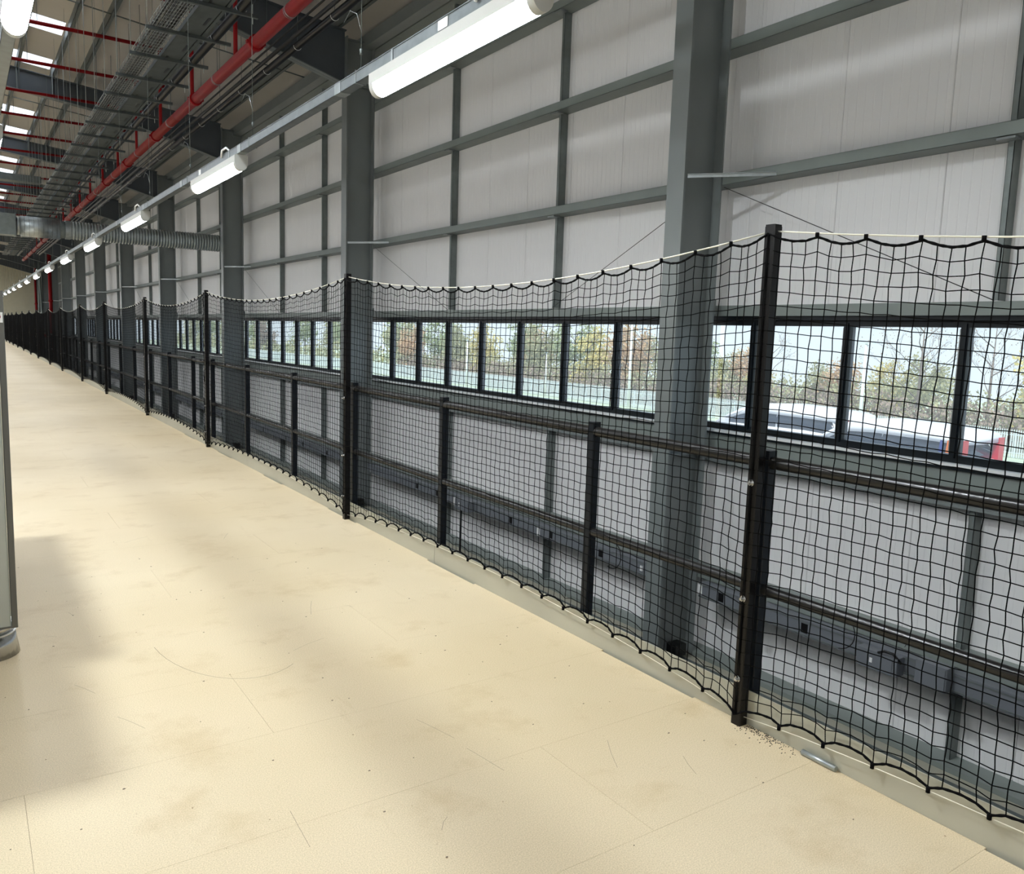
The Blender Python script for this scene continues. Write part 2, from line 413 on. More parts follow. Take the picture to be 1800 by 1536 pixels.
# ------------------------------------------------------------------ ceiling (roof sheets, purlins, rooflights)
ceil = empty('ceiling'); tag(ceil, kind='structure')
def sheet(x0, x1, y0, y1, ma, nm, dz=.20, t=.02):
    z0, z1 = roof_z(x0)+dz, roof_z(x1)+dz
    vs = [(x0, y0, z0), (x0, y1, z0), (x1, y1, z1), (x1, y0, z1)]; vs += [(x, y, z+t) for x, y, z in vs]
    return MB().add(vs, [(3, 2, 1, 0), (4, 5, 6, 7), (0, 1, 5, 4), (1, 2, 6, 5), (2, 3, 7, 6), (3, 0, 4, 7)]).build(nm, ma, ceil)
XR = 2.05; YR = 20.15-8*2.887
yy = -3.0; k = 0
while True:
    a = YR+2.887*k-.45; b = a+.9
    if a > YEND-1: break
    if a > yy: sheet(-12, 7.0, yy, a, 'roof', 'roof_sheet')
    sheet(XR, 7.0, a, b, 'roof', 'roof_sheet')
    o = sheet(-12, XR, a, b, 'rooflight', 'rooflight', t=.004)
    yy = b; k += 1
sheet(-12, 7.0, yy, YEND, 'roof', 'roof_sheet')
for x in [-10, -9, -8, -7, -6, -5, -4, -3, -2.2, -1.3, -.2, .6, 1.34, 2.08, 2.62, 3.5, 4.3, 5.1, 5.9]:
    zt = roof_z(x)+.2
    MB().box(x, x+.003, -3, YEND, zt-.2, zt-.001).box(x, x+.065, -3, YEND, zt-.2, zt-.196).box(x, x+.003, -3, YEND, zt-.2, zt-.18).build('purlin', 'galvdull', ceil)
for k, yc in enumerate(cols[:-1]):
    ym = yc+BAY/2
    MB().box(-9, 6.6, ym-.02, ym+.02, 7.38, 7.40).add([], []).build('anti_sag_bar', 'galvdull', ceil) if False else None
    mb = MB()
    for dy in (BAY*.36,):
        mb.tube([(-9, yc+dy, roof_z(-9)+.03), (6.5, yc+dy, roof_z(6.5)+.03)], .014, 5)
    mb.build('tie_rod', 'galvdull', ceil)
# eaves beam
MB().box(6.40, 6.60, -3, YEND, 6.72, 6.735).box(6.40, 6.412, -3, YEND, 6.735, 6.93).build('eaves_beam', 'steel', ceil)
# left and end walls
o = MB().box(-12.1, -12, -3, YEND, ZLOW, 9.2).build('wall_left', 'panel'); tag(o, kind='structure')
o = MB().box(-12, 7.0, -3.1, -3, ZLOW, 9.2).build('wall_back', 'panel'); tag(o, kind='structure')
o = MB().box(-12, 7.0, YEND, YEND+.1, ZLOW, 9.2).build('wall_end', 'cream'); tag(o, kind='structure')
endp = MB()
for i in range(12): endp.box(-4.1+i*.86, -4.1+i*.86+.845, YEND-.03, YEND, ZLOW, 7.3)
endp.build('cream_panels', 'cream', o)

# ------------------------------------------------------------------ guard rail with toe board
guard = empty('guard_rail', (P+.08, 0, 0))
tag(guard, 'dark tubular guard rail with square posts and grey toe board along the floor edge', 'guard rail')
NP = [1.957, 5.943, 10.354, 14.363, 18.945, 23.125, 28.04, 32.17, 37.4, 41.6, 46.6, 51.6, 56.3, 60.6, 65.1, 69.5, 74, 78.5, 83, 87.5, 92]
HP = [-1.05, .45, 1.957, 3.0, 4.5, 5.943, 7.36, 8.88, 10.354, 11.37, 12.88, 14.363]
for a, b in zip(NP[3:-1], NP[4:]): HP += [a+(b-a)*.33, a+(b-a)*.66, b]
gx0, gx1 = .065-.08, .112-.08
hp = MB().bevbox(gx0, gx1, .0, .045, -.05, 1.095, .003).mesh('post'); hp.materials.append(M['navy'])
for i, y in enumerate(HP):
    o = bpy.data.objects.new('post', hp); COL.objects.link(o); o.location = (0, y, 0); o.parent = guard
for y0, y1 in zip(HP[:-1], HP[1:]):
    MB().tube([(.008, y0+.04, 1.048), (.008, y1+.005, 1.048)], .0245, 12, cap=False).build('top_rail', 'rail', guard)
    MB().tube([(.008, y0+.04, .545), (.008, y1+.005, .545)], .0215, 12, cap=False).build('mid_rail', 'rail', guard)
tj = [-3.0]+[.31+4.23*i for i in range(0, 23)]
for a, b in zip(tj[:-1], tj[1:]):
    MB().box(.047-.08, .053-.08, a+.002, b-.002, -.01, .137).build('toe_board', 'toe', guard)

# ------------------------------------------------------------------ net posts
pw = .046
def netpost():
    r = empty('net_post')
    MB().bevbox(0, pw, 0, pw, 0, 1.93, .004).build('tube', 'black', r)
    MB().bevbox(.001, pw-.001, .001, pw-.001, 1.93, 1.937, .004).build('cap', 'black', r)
    for z in (.973, .516, .19):
        b = MB().tube([(-.004, .024, z), (0.0, .024, z)], .013, 12).tube([(-.013, .024, z), (-.004, .024, z)], .0085, 6, smooth=False).tube([(-.019, .024, z), (-.013, .024, z)], .005, 8)
        b.build('bolt', 'polished', r)
    return r
n0 = netpost()
for i, y in enumerate(NP):
    c = n0 if i == 0 else copy_tree(n0)
    c.location = (P, y, 0)
    tag(c, 'tall black square net post %s' % ('nearest the camera, with three bright bolts' if i == 0 else '%s from the camera along the floor edge' % ORD[i]), 'post', 'black posts carrying the safety net')

# ------------------------------------------------------------------ netting, one panel per bay
CELL = .0470
def top_z(s, L): return 1.912-.135*4*s*(1-s)
def bot_z(s, L): return .036+.10*(1-(2*s-1)**2)**.8
def netpanel(y0, y1, near, idx):
    L = y1-y0
    xb = P+.024
    nv = max(4, int(round(L/CELL))); nh = 38
    nv -= nv % 4
    rn = empty('safety_net', (0, (y0+y1)/2, 0))
    rnd = random.Random(idx)
    sway = [rnd.uniform(-1, 1) for _ in range(6)]
    def X(y):
        d0 = min(abs(y-(y0)), abs(y-(y1))); f = max(0, 1-d0/.14)
        return xb+.004*sin(3.1*(y-y0)+sway[0]*3)-(xb-(P-.0035))*f**.6 if f > 0 else xb+.004*sin(3.1*(y-y0)+sway[0]*3)
    def pt(i, j):
        u = i/nv; y = y0+L*u+pw*.5; s = u
        ph = (i % 4)/4.0; sag = 4*ph*(1-ph)
        zt = top_z(s, L)-.010-.020*sag
        zb = bot_z(s, L)+.008+.024*sag
        v = j/nh; yk = 0
        # scallops fade away from the edges
        zt2 = top_z(s, L)-.024; zb2 = bot_z(s, L)+.026
        ft = max(0, 1-(1-v)*nh/5.0); fb = max(0, 1-v*nh/6.0)
        z = zb2+(zt2-zb2)*v+(zt-zt2)*ft**1.5+(zb-zb2)*fb**1.5
        dy = (-.016*(ph-.5)*(ft**2)*(1 if ph else 0))+(.020*(ph-.5)*(fb**2)*(1 if ph else 0))
        lean = .03*sin(v*2.2+sway[1])*sin(pi*u)*(1-abs(2*v-1)**2)
        jit = .0035 if near else .0
        return (X(y-pw*.5)+.010*sin(v*pi)*sin(pi*u)*sway[2]+(rnd.uniform(-1, 1)*.0015 if near else 0), y-y0-L/2+dy+lean+(rnd.uniform(-1, 1)*jit if 0 < i < nv else 0), z+(rnd.uniform(-1, 1)*jit*.8 if 0 < j < nh else 0))
    mb = MB(); r = .0021 if near else .0022
    if near:
        G = [[pt(i, j) for j in range(nh+1)] for i in range(nv+1)]
        for i in range(nv+1): mb.fast(G[i], r, 'z')
        for j in range(1, nh): mb.fast([G[i][j] for i in range(nv+1)], r, 'y')
        k = .0034
        for i in range(1, nv):
            for j in range(1, nh):
                x, y, z = G[i][j]
                mb.add([(x-k, y, z), (x+k, y, z), (x, y-k, z), (x, y+k, z), (x, y, z-k), (x, y, z+k)], [(0, 2, 5), (2, 1, 5), (1, 3, 5), (3, 0, 5), (2, 0, 4), (1, 2, 4), (3, 1, 4), (0, 3, 4)])
    else:
        js = [0, 1, 3, 6, 12, 19, 26, 32, 35, 37, 38]
        for i in range(nv+1): mb.fast([pt(i, j) for j in js], r, 'z')
        for j in range(1, nh): mb.fast([pt(i, j) for i in range(0, nv+1, 4 if j > 3 and j < 34 else 2)], r, 'y')
    mb.build('netting', 'net', rn)
    for nm, jj in (('top_edge_cord', nh), ('bottom_edge_cord', 0)):
        e = MB(); pts = []; rad = []
        sub = 3 if near else 1
        for i in range(nv):
            a, b = Vector(pt(i, jj)), Vector(pt(i+1, jj))
            for q in range(sub): pts.append(a.lerp(b, q/sub)); rad.append(.0042+(.0012 if (len(pts) % 2) else 0))
        pts.append(Vector(pt(nv, jj))); rad.append(.0045)
        e.tube(pts, .0045, 5, radii=rad)
        step = 4
        for i in range(0, nv+1, step):
            x, y, z = pt(i, jj); h = .004 if jj else -.004
            e.tube([(xb-.006, y, z+h-.008), (xb-.006, y, z+h+.010)], .0075, 6)
        e.build(nm, 'net', rn)
    for nm, fz, dz in (('top_rope', top_z, 0), ('bottom_rope', bot_z, 0)):
        pts = [(P+pw/2, -L/2+pw*.9+(L-pw*.8)*q/16, fz(q/16, L)+dz) for q in range(17)]
        MB().tube(pts, .0032 if nm == 'top_rope' else .0018, 6).build(nm, 'rope', rn)
    return rn
spans = [(-2.2, NP[0])]+list(zip(NP[:-1], NP[1:]))
for i, (a, b) in enumerate(spans):
    r = netpanel(a, b, i < 4, i)
    lab = ['black square-mesh safety net at the right edge, right of the nearest post', 'black safety net between the nearest net post and the second']
    tag(r, lab[i] if i < 2 else 'black safety net between the %s and %s net posts from the camera' % (ORD[i-1], ORD[i]), 'safety net', 'net panels strung between the posts')

# ------------------------------------------------------------------ linear lights
def lamp():
    r = empty('strip_light'); L = 1.5
    b = MB(); w = .052
    prof = [(-w, 2.80), (-w, 2.855), (-w*.75, 2.862), (w*.75, 2.862), (w, 2.855), (w, 2.80)]
    vs = [(x, y, z) for y in (.0, L) for x, z in prof]
    b.add(vs, [(i, i+1, i+7, i+6) for i in range(5)]+[(5, 0, 6, 11), (0, 1, 2, 3, 4, 5), (11, 10, 9, 8, 7, 6)]); b.build('housing', 'lampbody', r)
    seg = 12; pr = [(w*.97*cos(pi+pi*i/seg), 2.80+.062*sin(pi+pi*i/seg)) for i in range(seg+1)]
    d = MB(); vs = [(x, y, z) for y in (.045, L-.045) for x, z in pr]
    d.add(vs, [(i, i+seg+1, i+seg+2, i+1) for i in range(seg)], True); d.build('diffuser', 'glow', r)
    for y0, y1 in ((0, .045), (L-.045, L)):
        e = MB(); vs = [(x*1.02, y, z) for y in (y0, y1) for x, z in pr]
        e.add(vs, [(i, i+seg+1, i+seg+2, i+1) for i in range(seg)], True).add([(x*1.02, y0 if y0 == 0 else y1, z) for x, z in pr], [tuple(range(seg+1))]); e.build('end_cap', 'lampbody', r)
    for yy in (.22, L-.25): MB().box(-.034, .034, yy, yy+.02, 2.86, 2.925).build('clip', 'galv', r)
    MB().tube([(.0, .30, 2.93), (-.03, .33, 2.965), (-.045, .40, 2.95), (-.04, .44, 2.90)], .009, 6).build('flex_cable', 'white', r)
    return r
l0 = lamp(); firstlamp = True
ROWS = {1.9: ('right-hand', 2.66), .25: ('left-hand', 2.87)}
for X, (nm, ys) in ROWS.items():
    for k in range(-1, 22):
        y = ys+4.06*k
        if y > YEND-3: break
        if X < 0 and k > 14: break
        c = l0 if firstlamp else copy_tree(l0); firstlamp = False
        c.location = (X, y, 0)
        if X > 1: lab = 'lit white strip light under the right-hand track, %s' % ('behind the camera' if k < 0 else 'large and nearest, at the top' if k == 0 else '%s along from the camera' % ORD[k])
        elif X > 0: lab = 'lit white strip light under the left-hand track, %s' % ('behind the camera' if k < 0 else 'its rounded end at the top left corner' if k == 0 else '%s along from the camera' % ORD[k])
        else: lab = 'lit white strip light on the %s track left of the view, number %s along' % (nm, ORD[k+1])
        tag(c, lab, 'light', 'strip lights on the suspended tracks')
    t = empty('lighting_track', (X, 0, 0))
    tag(t, 'long galvanised lighting track on thin wires, %s' % {'right-hand': 'running beside the window wall', 'left-hand': 'at the top left corner'}.get(nm, nm+' row left of the view'), 'lighting track')
    w = .03
    MB().box(-w, -w+.002, -3, YEND-3, 2.866, 2.925).box(w-.002, w, -3, YEND-3, 2.866, 2.925).box(-w, w, -3, YEND-3, 2.866, 2.868).box(-w-.004, -w+.006, -3, YEND-3, 2.922, 2.926).box(w-.006, w+.004, -3, YEND-3, 2.922, 2.926).build('channel', 'track', t)
    if X > 0:
        y = 2.35
        while y < YEND-4:
            MB().box(-w-.003, w+.003, y, y+.006, 2.862, 2.935).build('clamp', 'galv', t)
            MB().tube([(0, y, 2.93), (0, y, roof_z(X)+.1)], .0022 if X > 1 else .002, 5).tube([(0, y, 3.02), (0, y, 3.05)], .008, 6).tube([(0, y, 2.93), (0, y, 2.95)], .007, 6).build('hanger_wire', 'galvdull', t)
            if X > 1 and y < 14: MB().tube([(0, y, 3.14), (-.015, y+.03, 3.24), (-.03, y+.09, 3.27), (-.04, y+.15, 3.22)], .0018, 4).build('wire_tail', 'galv', t)
            y += 2.03
        y = 4.6
        while y < 40:
            MB().box(-w-.0025, w+.0025, y, y+.09, 2.864, 2.928).build('coupler', 'galv', t)
            y += 2.03
        if X > 1:
            MB().box(-w-.003, -w-.001, 3.35, 3.44, 2.874, 2.918).build('sticker', 'white', t)
            MB().box(-w-.003, -w-.001, 7.9, 7.97, 2.874, 2.918).build('sticker', 'white', t)

for k, (x, y) in enumerate([(-1.1, 4.6)]+[(-4.2, 13+8.66*q) for q in range(10)]):  # added unseen lamps: the first throws the cabinet shadow, the rest brighten the hall
    e = empty('added_roof_lamp', (x, y, 6.5))
    tag(e, 'added unseen round lamp under the roof left of the view, %s along the hall' % ORD[k], 'light', 'added unseen lamps left of the view')
    MB().tube([(0, 0, .005), (0, 0, .12)], .3, 28, radii=[.34, .2]).build('housing', 'grey', e)
    MB().tube([(0, 0, 0), (0, 0, .004)], .32, 28).build('lens', 'highglow' if k == 0 else 'farglow', e)
    MB().tube([(0, 0, .12), (0, 0, 1.3)], .006, 5).build('hanger_rod', 'galv', e)
# ------------------------------------------------------------------ sprinkler pipework
XM, ZM = 3.40, 5.25
mp = empty('sprinkler_main_pipe', (XM, 0, ZM))
tag(mp, 'thick red sprinkler main pipe running the length of the hall under the roof', 'pipe')
MB().tube([(0, -3, 0), (0, 16, 0)], .08, 20).build('pipe', 'red', mp)
MB().tube([(0, 16, 0), (0, 60, 0)], .08, 16).build('far_pipe', 'redrust', mp)
y = 1.2
while y < 60:
    MB().tube([(0, y, 0), (0, y+.10, 0)], .103, 20).box(-.125, -.09, y+.02, y+.08, -.018, .018).box(.09, .125, y+.02, y+.08, -.018, .018).build('coupling', 'red', mp)
    MB().tube([(0, y+2.0, 0), (0, y+2.02, 0)], .0835, 16).tube([(0, y+2.05, 0), (0, y+2.06, 0)], .0835, 16).build('clamp_band', 'galv', mp)
    MB().tube([(.0, y+2.01, .08), (.0, y+2.01, roof_z(XM)-ZM)], .005, 5).build('hanger_rod', 'galvdull', mp)
    y += 3.35
for k in range(16):
    y = 9.4+2.62*k if k else 9.4
    y = 17.5+2.62*(k-3)
    b = empty('sprinkler_branch_pipe', (0, y, 6.8))
    tag(b, 'thin red sprinkler branch pipe crossing under the roof, %s from the camera' % ORD[k], 'pipe', 'red branch pipes crossing the roof')
    MB().tube([(-8, 0, 0), (4.15, 0, 0)], .034, 10).build('pipe', 'red', b)
    MB().tube([(XM, 0, 0), (XM, 0, ZM+.08-6.8)], .03, 10).build('riser', 'red', b)
    for x in (-4, -1.6, .8, 3.9): MB().tube([(x, 0, .03), (x, 0, .10)], .014, 6).tube([(x, 0, .10), (x, 0, .105)], .022, 8).build('sprinkler_head', 'red', b)
    for x in (1.36, 2.64): MB().tube([(x, 0, .02), (x, 0, roof_z(x)-6.8+.02)], .005, 5).build('hanger_rod', 'galvdull', b)
# ------------------------------------------------------------------ cable containment
ct = empty('basket_cable_tray', (2.07, 0, 5.12))
tag(ct, 'wire basket cable tray hung on cross channels, left of the red main pipe', 'cable tray')
bk = MB()
for i in range(9): bk.tube([(.03+i*.033, -3, .03), (.03+i*.033, 55, .03)], .0028, 4)
bk.build('basket_wires', 'galv', ct)
bk = MB()
y = 6.0
while y < 40:
    for x in (.01, .31): bk.tube([(x, y, .03), (x, y, .085)], .003, 4, cap=False)
    bk.tube([(.01, y, .03), (.31, y, .03)], .0028, 4, cap=False); y += .12
for x in (.01, .31): bk.tube([(x, -3, .085), (x, 55, .085)], .004, 4)
tag(bk.build('basket_mesh', 'galv', ct), kind='stuff')
cb = MB()
for i, x in enumerate((.04, .075, .11, .145, .20, .235, .27)): cb.tube([(x+.006*sin(y*.9+i), y, .052+.004*(i % 2)) for y in range(-3, 56, 2)], .016, 6)
cb.build('cables', 'blackpipe', ct)
st = empty('solid_cable_tray', (2.42, 0, 5.12))
tag(st, 'flat perforated galvanised cable tray beside the wire basket tray', 'cable tray')
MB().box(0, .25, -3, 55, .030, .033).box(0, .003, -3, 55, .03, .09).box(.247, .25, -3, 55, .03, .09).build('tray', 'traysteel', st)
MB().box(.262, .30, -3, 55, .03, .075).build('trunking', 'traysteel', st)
sl = MB(); y = 7
while y < 30: sl.box(.18, .215, y, y+.28, .0285, .0299).box(.06, .09, y+.6, y+.75, .0285, .0299); y += 1.17
sl.build('slot', 'socket', st)
bp = empty('black_pipe', (2.86, 0, 5.19))
tag(bp, 'black pipe resting on the cross channels right of the cable trays', 'pipe')
MB().tube([(0, -3, 0), (0, 55, 0)], .058, 14).build('tube', 'blackpipe', bp)
ch = None
for k in range(-6, 34):
    y = 11.22+1.17*k
    if ch is None:
        ch = empty('support_channel')
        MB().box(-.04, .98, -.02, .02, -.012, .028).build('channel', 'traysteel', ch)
        MB().tube([(-.02, 0, -.03), (-.02, 0, 2.35)], .005, 5).tube([(.92, 0, -.08), (.92, 0, 2.25)], .005, 5).build('threaded_rod', 'galv', ch)
        MB().tube([(.79+.062*cos(a), 0, .07+.062*sin(a)) for a in [pi*q/8+pi for q in range(9)]], .004, 5).build('pipe_clip', 'white', ch)
        c = ch
    else: c = copy_tree(ch)
    c.location = (2.07, y, 5.12)
    tag(c, 'short galvanised cross channel carrying the cable trays, %s from the camera' % ORD[k+6], 'bracket', 'cross channels under the cable trays')
for nm, x, z, r, lab in (('black_pipe', 4.30, 5.66, .055, 'larger black pipe with white clips under the roof near the window wall'), ('black_pipe', 4.17, 5.70, .03, 'thin black pipe running left of the larger clipped pipe'), ('black_pipe', 4.06, 5.73, .015, 'thinnest black conduit running beside the clipped roof pipes')):
    e = empty(nm, (x, 0, z)); tag(e, lab, 'pipe')
    MB().tube([(0, -3, 0), (0, 60, 0)], r, 12).build('tube', 'blackpipe', e)
    if r > .05:
        y = 2.1
        while y < 45:
            MB().tube([((r+.005)*cos(a), y, (r+.005)*sin(a)) for a in [pi+pi*q/8 for q in range(9)]], .004, 5).build('pipe_clip', 'white', e); y += 1.45
            MB().tube([(0, y-1.45, r), (0, y-1.45, roof_z(x)-z+.1)], .004, 4).build('hanger_rod', 'galvdull', e)

# ------------------------------------------------------------------ ventilation duct across the hall
du = empty('ventilation_duct', (0, 25, 3.93))
tag(du, 'silver spiral ventilation duct crossing above the light track to the window wall', 'duct')
MB().box(-1.6, 1.27, -.27, .27, -.26, .27).box(1.24, 1.27, -.285, .285, -.275, .285).build('rectangular_box', 'galvdull', du)
MB().tube([(1.27, 0, 0), (1.40, 0, 0)], .23, 28).build('spigot', 'galv', du)
MB().tube([(1.38, 0, 0), (2.27, 0, 0)], .262, 32).build('sleeve', 'galv', du)
sv = MB()
for i in range(8): sv.tube([(1.46+i*.105, 0, 0), (1.464+i*.105, 0, 0)], .2645, 32)
sv.build('sleeve_seam', 'rail', du)
MB().tube([(2.25, 0, 0), (2.42, 0, 0)], .225, 28).build('connector', 'galvdull', du)
pts = []; rad = []; x = 2.40; i = 0
pts += [(2.40, 0, 0), (2.52, 0, 0)]; rad += [.245, .245]; x = 2.55
while x < XP:
    pts += [(x, 0, 0), (x+.03, 0, 0), (x+.045, 0, 0), (x+.06, 0, 0)]; rad += [.228, .228, .245, .245]; x += .075
MB().tube(pts, .24, 30, smooth=False, radii=rad).build('corrugated_tube', 'galv', du)
for x in (.2, 1.9, 3.2, 4.6): MB().tube([(x, 0, .24), (x, 0, roof_z(x)-3.93+.1)], .005, 5).build('hanger_rod', 'galvdull', du)
rd = empty('rectangular_duct', (0, 36, 6.6)); tag(rd, 'pale rectangular duct hanging crosswise under the roof beyond the rafters', 'duct')
MB().box(-5, 2.7, -.3, .3, 0, .24).build('casing', 'galvdull', rd)
for x in (-2, .4, 2.5): MB().tube([(x, 0, .24), (x, 0, .9)], .006, 5).build('hanger_rod', 'galvdull', rd)

# ------------------------------------------------------------------ wall trunking with sockets and boxes
def trunk(y0, y1, dark=True):
    t = empty('dado_trunking', (6.47, (y0+y1)/2, -1.14)); L = (y1-y0)/2
    MB().box(0, .12, -L, L, -.09, .065).box(-.003, .12, -L, L, .055, .07).build('casing', 'grey', t)
    MB().box(-.006, 0, -L, L, .045, .052).box(-.006, 0, -L, L, -.078, -.071).build('cover_edge', 'galvdull', t)
    return t
def sock(t, y, z=-.01, s=.035):
    c = t.location.y; MB().bevbox(-.006, 0, y-c-s, y-c+s, z-.045, z+.045, .001).build('socket', 'socket', t)
for k in range(-1, 8):
    ya, yb = COL0+BAY*k+.35, COL0+BAY*(k+1)-.28
    t = trunk(ya, yb)
    tag(t, 'grey socket trunking on the wall below the windows, in the %s bay from the camera' % ORD[k+1], 'cable trunking', 'trunking runs below the windows')
    if k == -1:
        for y in (5.48, 4.46, 1.6): sock(t, y)
        MB().box(-.008, 0, 5.74-t.location.y, 5.80-t.location.y, -.06, .05).build('label_plate', 'white', t)
        MB().box(-.05, .12, 5.05-t.location.y, 5.16-t.location.y, -.13, .06).build('bracket', 'galvdull', t)
    elif k == 0:
        for y in (12.35, 11.63, 9.42, 8.45, 7.42): sock(t, y)
        MB().box(-.012, 0, 8.70-t.location.y, 8.76-t.location.y, -.08, .03).build('label_plate', 'white', t)
        MB().box(-.012, 0, 11.0-t.location.y, 11.06-t.location.y, -.09, .03).build('label_plate', 'white', t)
        MB().box(-.012, 0, 6.66-t.location.y, 6.70-t.location.y, -.04, .02).build('label_plate', 'white', t)
    else:
        for q in (1.5, 3.0, 4.2, 6.0): sock(t, ya+q)
bx = empty('junction_box', (6.36, 3.68, -1.16)); tag(bx, 'long grey junction box with a small white label, right of the nearest net post', 'junction box')
MB().bevbox(0, .12, -.20, .17, -.085, .075, .004).build('body', 'grey', bx)
MB().bevbox(-.006, 0, -.16, -.05, -.08, .06, .002).build('cover', 'grey', bx)
MB().box(-.004, 0, .02, .045, -.03, .012).build('label_plate', 'white', bx)
MB().tube([(0, -.03, .08), (-.03, -.10, .12), (0, -.16, .11), (.03, -.22, .04)], .012, 6).build('cable', 'socket', bx)
bx = empty('junction_box', (6.36, 3.20, -1.12)); tag(bx, 'square grey junction box right of the long labelled one, by the wall strut', 'junction box')
MB().bevbox(0, .12, -.13, .13, -.10, .10, .006).build('body', 'grey', bx)
MB().bevbox(-.008, 0, -.12, .06, -.09, .09, .002).build('cover', 'grey', bx)
bx = empty('junction_box', (6.34, 10.62, -1.16)); tag(bx, 'grey junction box with a hanging conduit, behind the second and third guard posts', 'junction box')
MB().bevbox(0, .13, -.20, .20, -.07, .09, .006).build('body', 'grey', bx)
MB().box(-.004, 0, .05, .075, -.02, .0).box(-.004, 0, .05, .075, .02, .04).build('label_plate', 'white', bx)
MB().tube([(.05, .08, -.07), (.05, .08, -.78)], .018, 8).build('conduit', 'socket', bx)
def loop(name, label, y, z, r, a0, a1, x=6.38, rad=.006, ma='socket', sy=1):
    pts = [(0, sy*r*cos(radians(a0+(a1-a0)*q/14)), r*sin(radians(a0+(a1-a0)*q/14))) for q in range(15)]
    o = MB().tube(pts, rad, 6).build(name, ma, None, (x, y, z)); tag(o, label, 'cable'); return o
loop('cable_loop', 'loop of black cable on the trunking left of the nearest wall column', 7.12, -1.08, .17, 60, 290)
loop('cable_loop', 'loop of black cable left of the long labelled junction box', 4.05, -1.02, .16, 60, 265, rad=.005)
loop('cable_loop', 'thin black cable arching above the square junction box', 3.28, -1.02, .17, 20, 150, rad=.003)
o = MB().tube([(0, .16, 0), (0, .05, .03), (0, -.06, .022), (0, -.14, -.02)], .007, 6).tube([(.02, .10, 0), (.02, .0, .012), (.02, -.12, -.015)], .006, 6).build('purple_cable', 'purple', None, (6.55, 3.62, -.955)); tag(o, 'short purple cables lying on the wall rail behind the guard rail', 'cable')

# ------------------------------------------------------------------ far risers on the end part of the wall
for x, y, r, lab in ((5.9, 73.6, .13, 'thick dark red vertical riser pipe at the far end, right of the thinner one'), (5.9, 88.5, .09, 'thinner bright red vertical pipe at the far end of the wall')):
    e = empty('riser_pipe', (x, y, 0)); tag(e, lab, 'pipe'); MB().tube([(0, 0, -1), (0, 0, 6.8)], r, 12).build('tube', 'red', e)
    MB().tube([(0, 0, 3), (0, 0, 3.15)], r+.04, 12).build('coupling', 'red', e)
e = empty('valve_pipe', (5.7, 81, .3)); tag(e, 'horizontal red pipe joining the risers low on the far wall', 'pipe')
MB().tube([(0, -7.4, 0), (0, 7.5, 0)], .10, 12).build('tube', 'red', e)
for y, w in ((78.5, .08), (84, .06), (82.6, .06)):
    pass
e = empty('cross_brace', (5.85, 83, 0)); tag(e, 'pale grey inverted V bracing tubes by the far risers', 'brace')
MB().tube([(0, -3.0, -3), (0, 0, 6.6)], .08, 8).build('diagonal', 'girt', e); MB().tube([(0, 3.4, -3), (0, 0, 6.6)], .08, 8).build('diagonal', 'girt', e)

# ------------------------------------------------------------------ grey cabinet on a round steel foot (left edge)
cb = empty('machine_cabinet', (.15, 4.05, 0))
tag(cb, 'tall grey sheet metal cabinet on a round steel foot at the left edge', 'cabinet')
MB().bevbox(-1.30, -.026, 0, 1.9, .155, 1.60, .003).build('side_panel', 'cabinet', cb)
MB().bevbox(-.024, .0, -.006, .03, .150, 1.62, .003).box(-1.30, 0, -.004, .03, .150, .158).box(-1.32, 0, -.004, .03, 1.60, 1.62).build('frame', 'cabframe', cb)
f = MB(); ring = 26
for (za, ra, zb, rb) in ((.0, .128, .105, .112), (.108, .108, .15, .104)):
    f.tube([(-.118, .13, za), (-.118, .13, zb)], .1, ring, radii=[ra, rb])
f.build('foot', 'polished', cb)
f = MB().tube([(-.118, .13, .103), (-.118, .13, .108)], .115, ring); f.build('foot_rim', 'white', cb)
c2 = MB().tube([(-1.15, .13, 0), (-1.15, .13, .15)], .1, ring, radii=[.128, .104]).tube([(-.118, 1.75, 0), (-.118, 1.75, .15)], .1, ring, radii=[.128, .104]); c2.build('far_foot', 'polished', cb)
MB().box(-.09, -.005, -.012, -.006, 1.487, 1.53).box(-.09, -.018, -.012, -.006, 1.455, 1.482).build('sticker', 'white', cb); stk = cb.children[-1]
MB().tube([(-.024, -.0135, 1.511), (-.024, -.012, 1.511)], .012, 12).box(-.08, -.06, -.0135, -.012, 1.495, 1.52).build('sticker_print', 'red', stk)

c3 = empty('added_shadow_cabinet', (0.0, 3.24, 0)); tag(c3, 'tall plain grey cabinet added just left of the view to shape the floor shadow', 'cabinet')  # unseen cabinet added to extend the shadow across the floor
MB().bevbox(-1.1, 0, 0, .79, .08, 1.7, .02).build('body', 'cabinet', c3)
MB().box(-1.08, -.02, .02, .77, 0, .08).build('plinth', 'cabframe', c3)
MB().box(-1.05, -.05, -.015, 0, .12, 1.66).build('door', 'cabinet', c3); MB().box(-.12, -.10, -.035, -.015, .95, 1.12).build('handle', 'polished', c3)
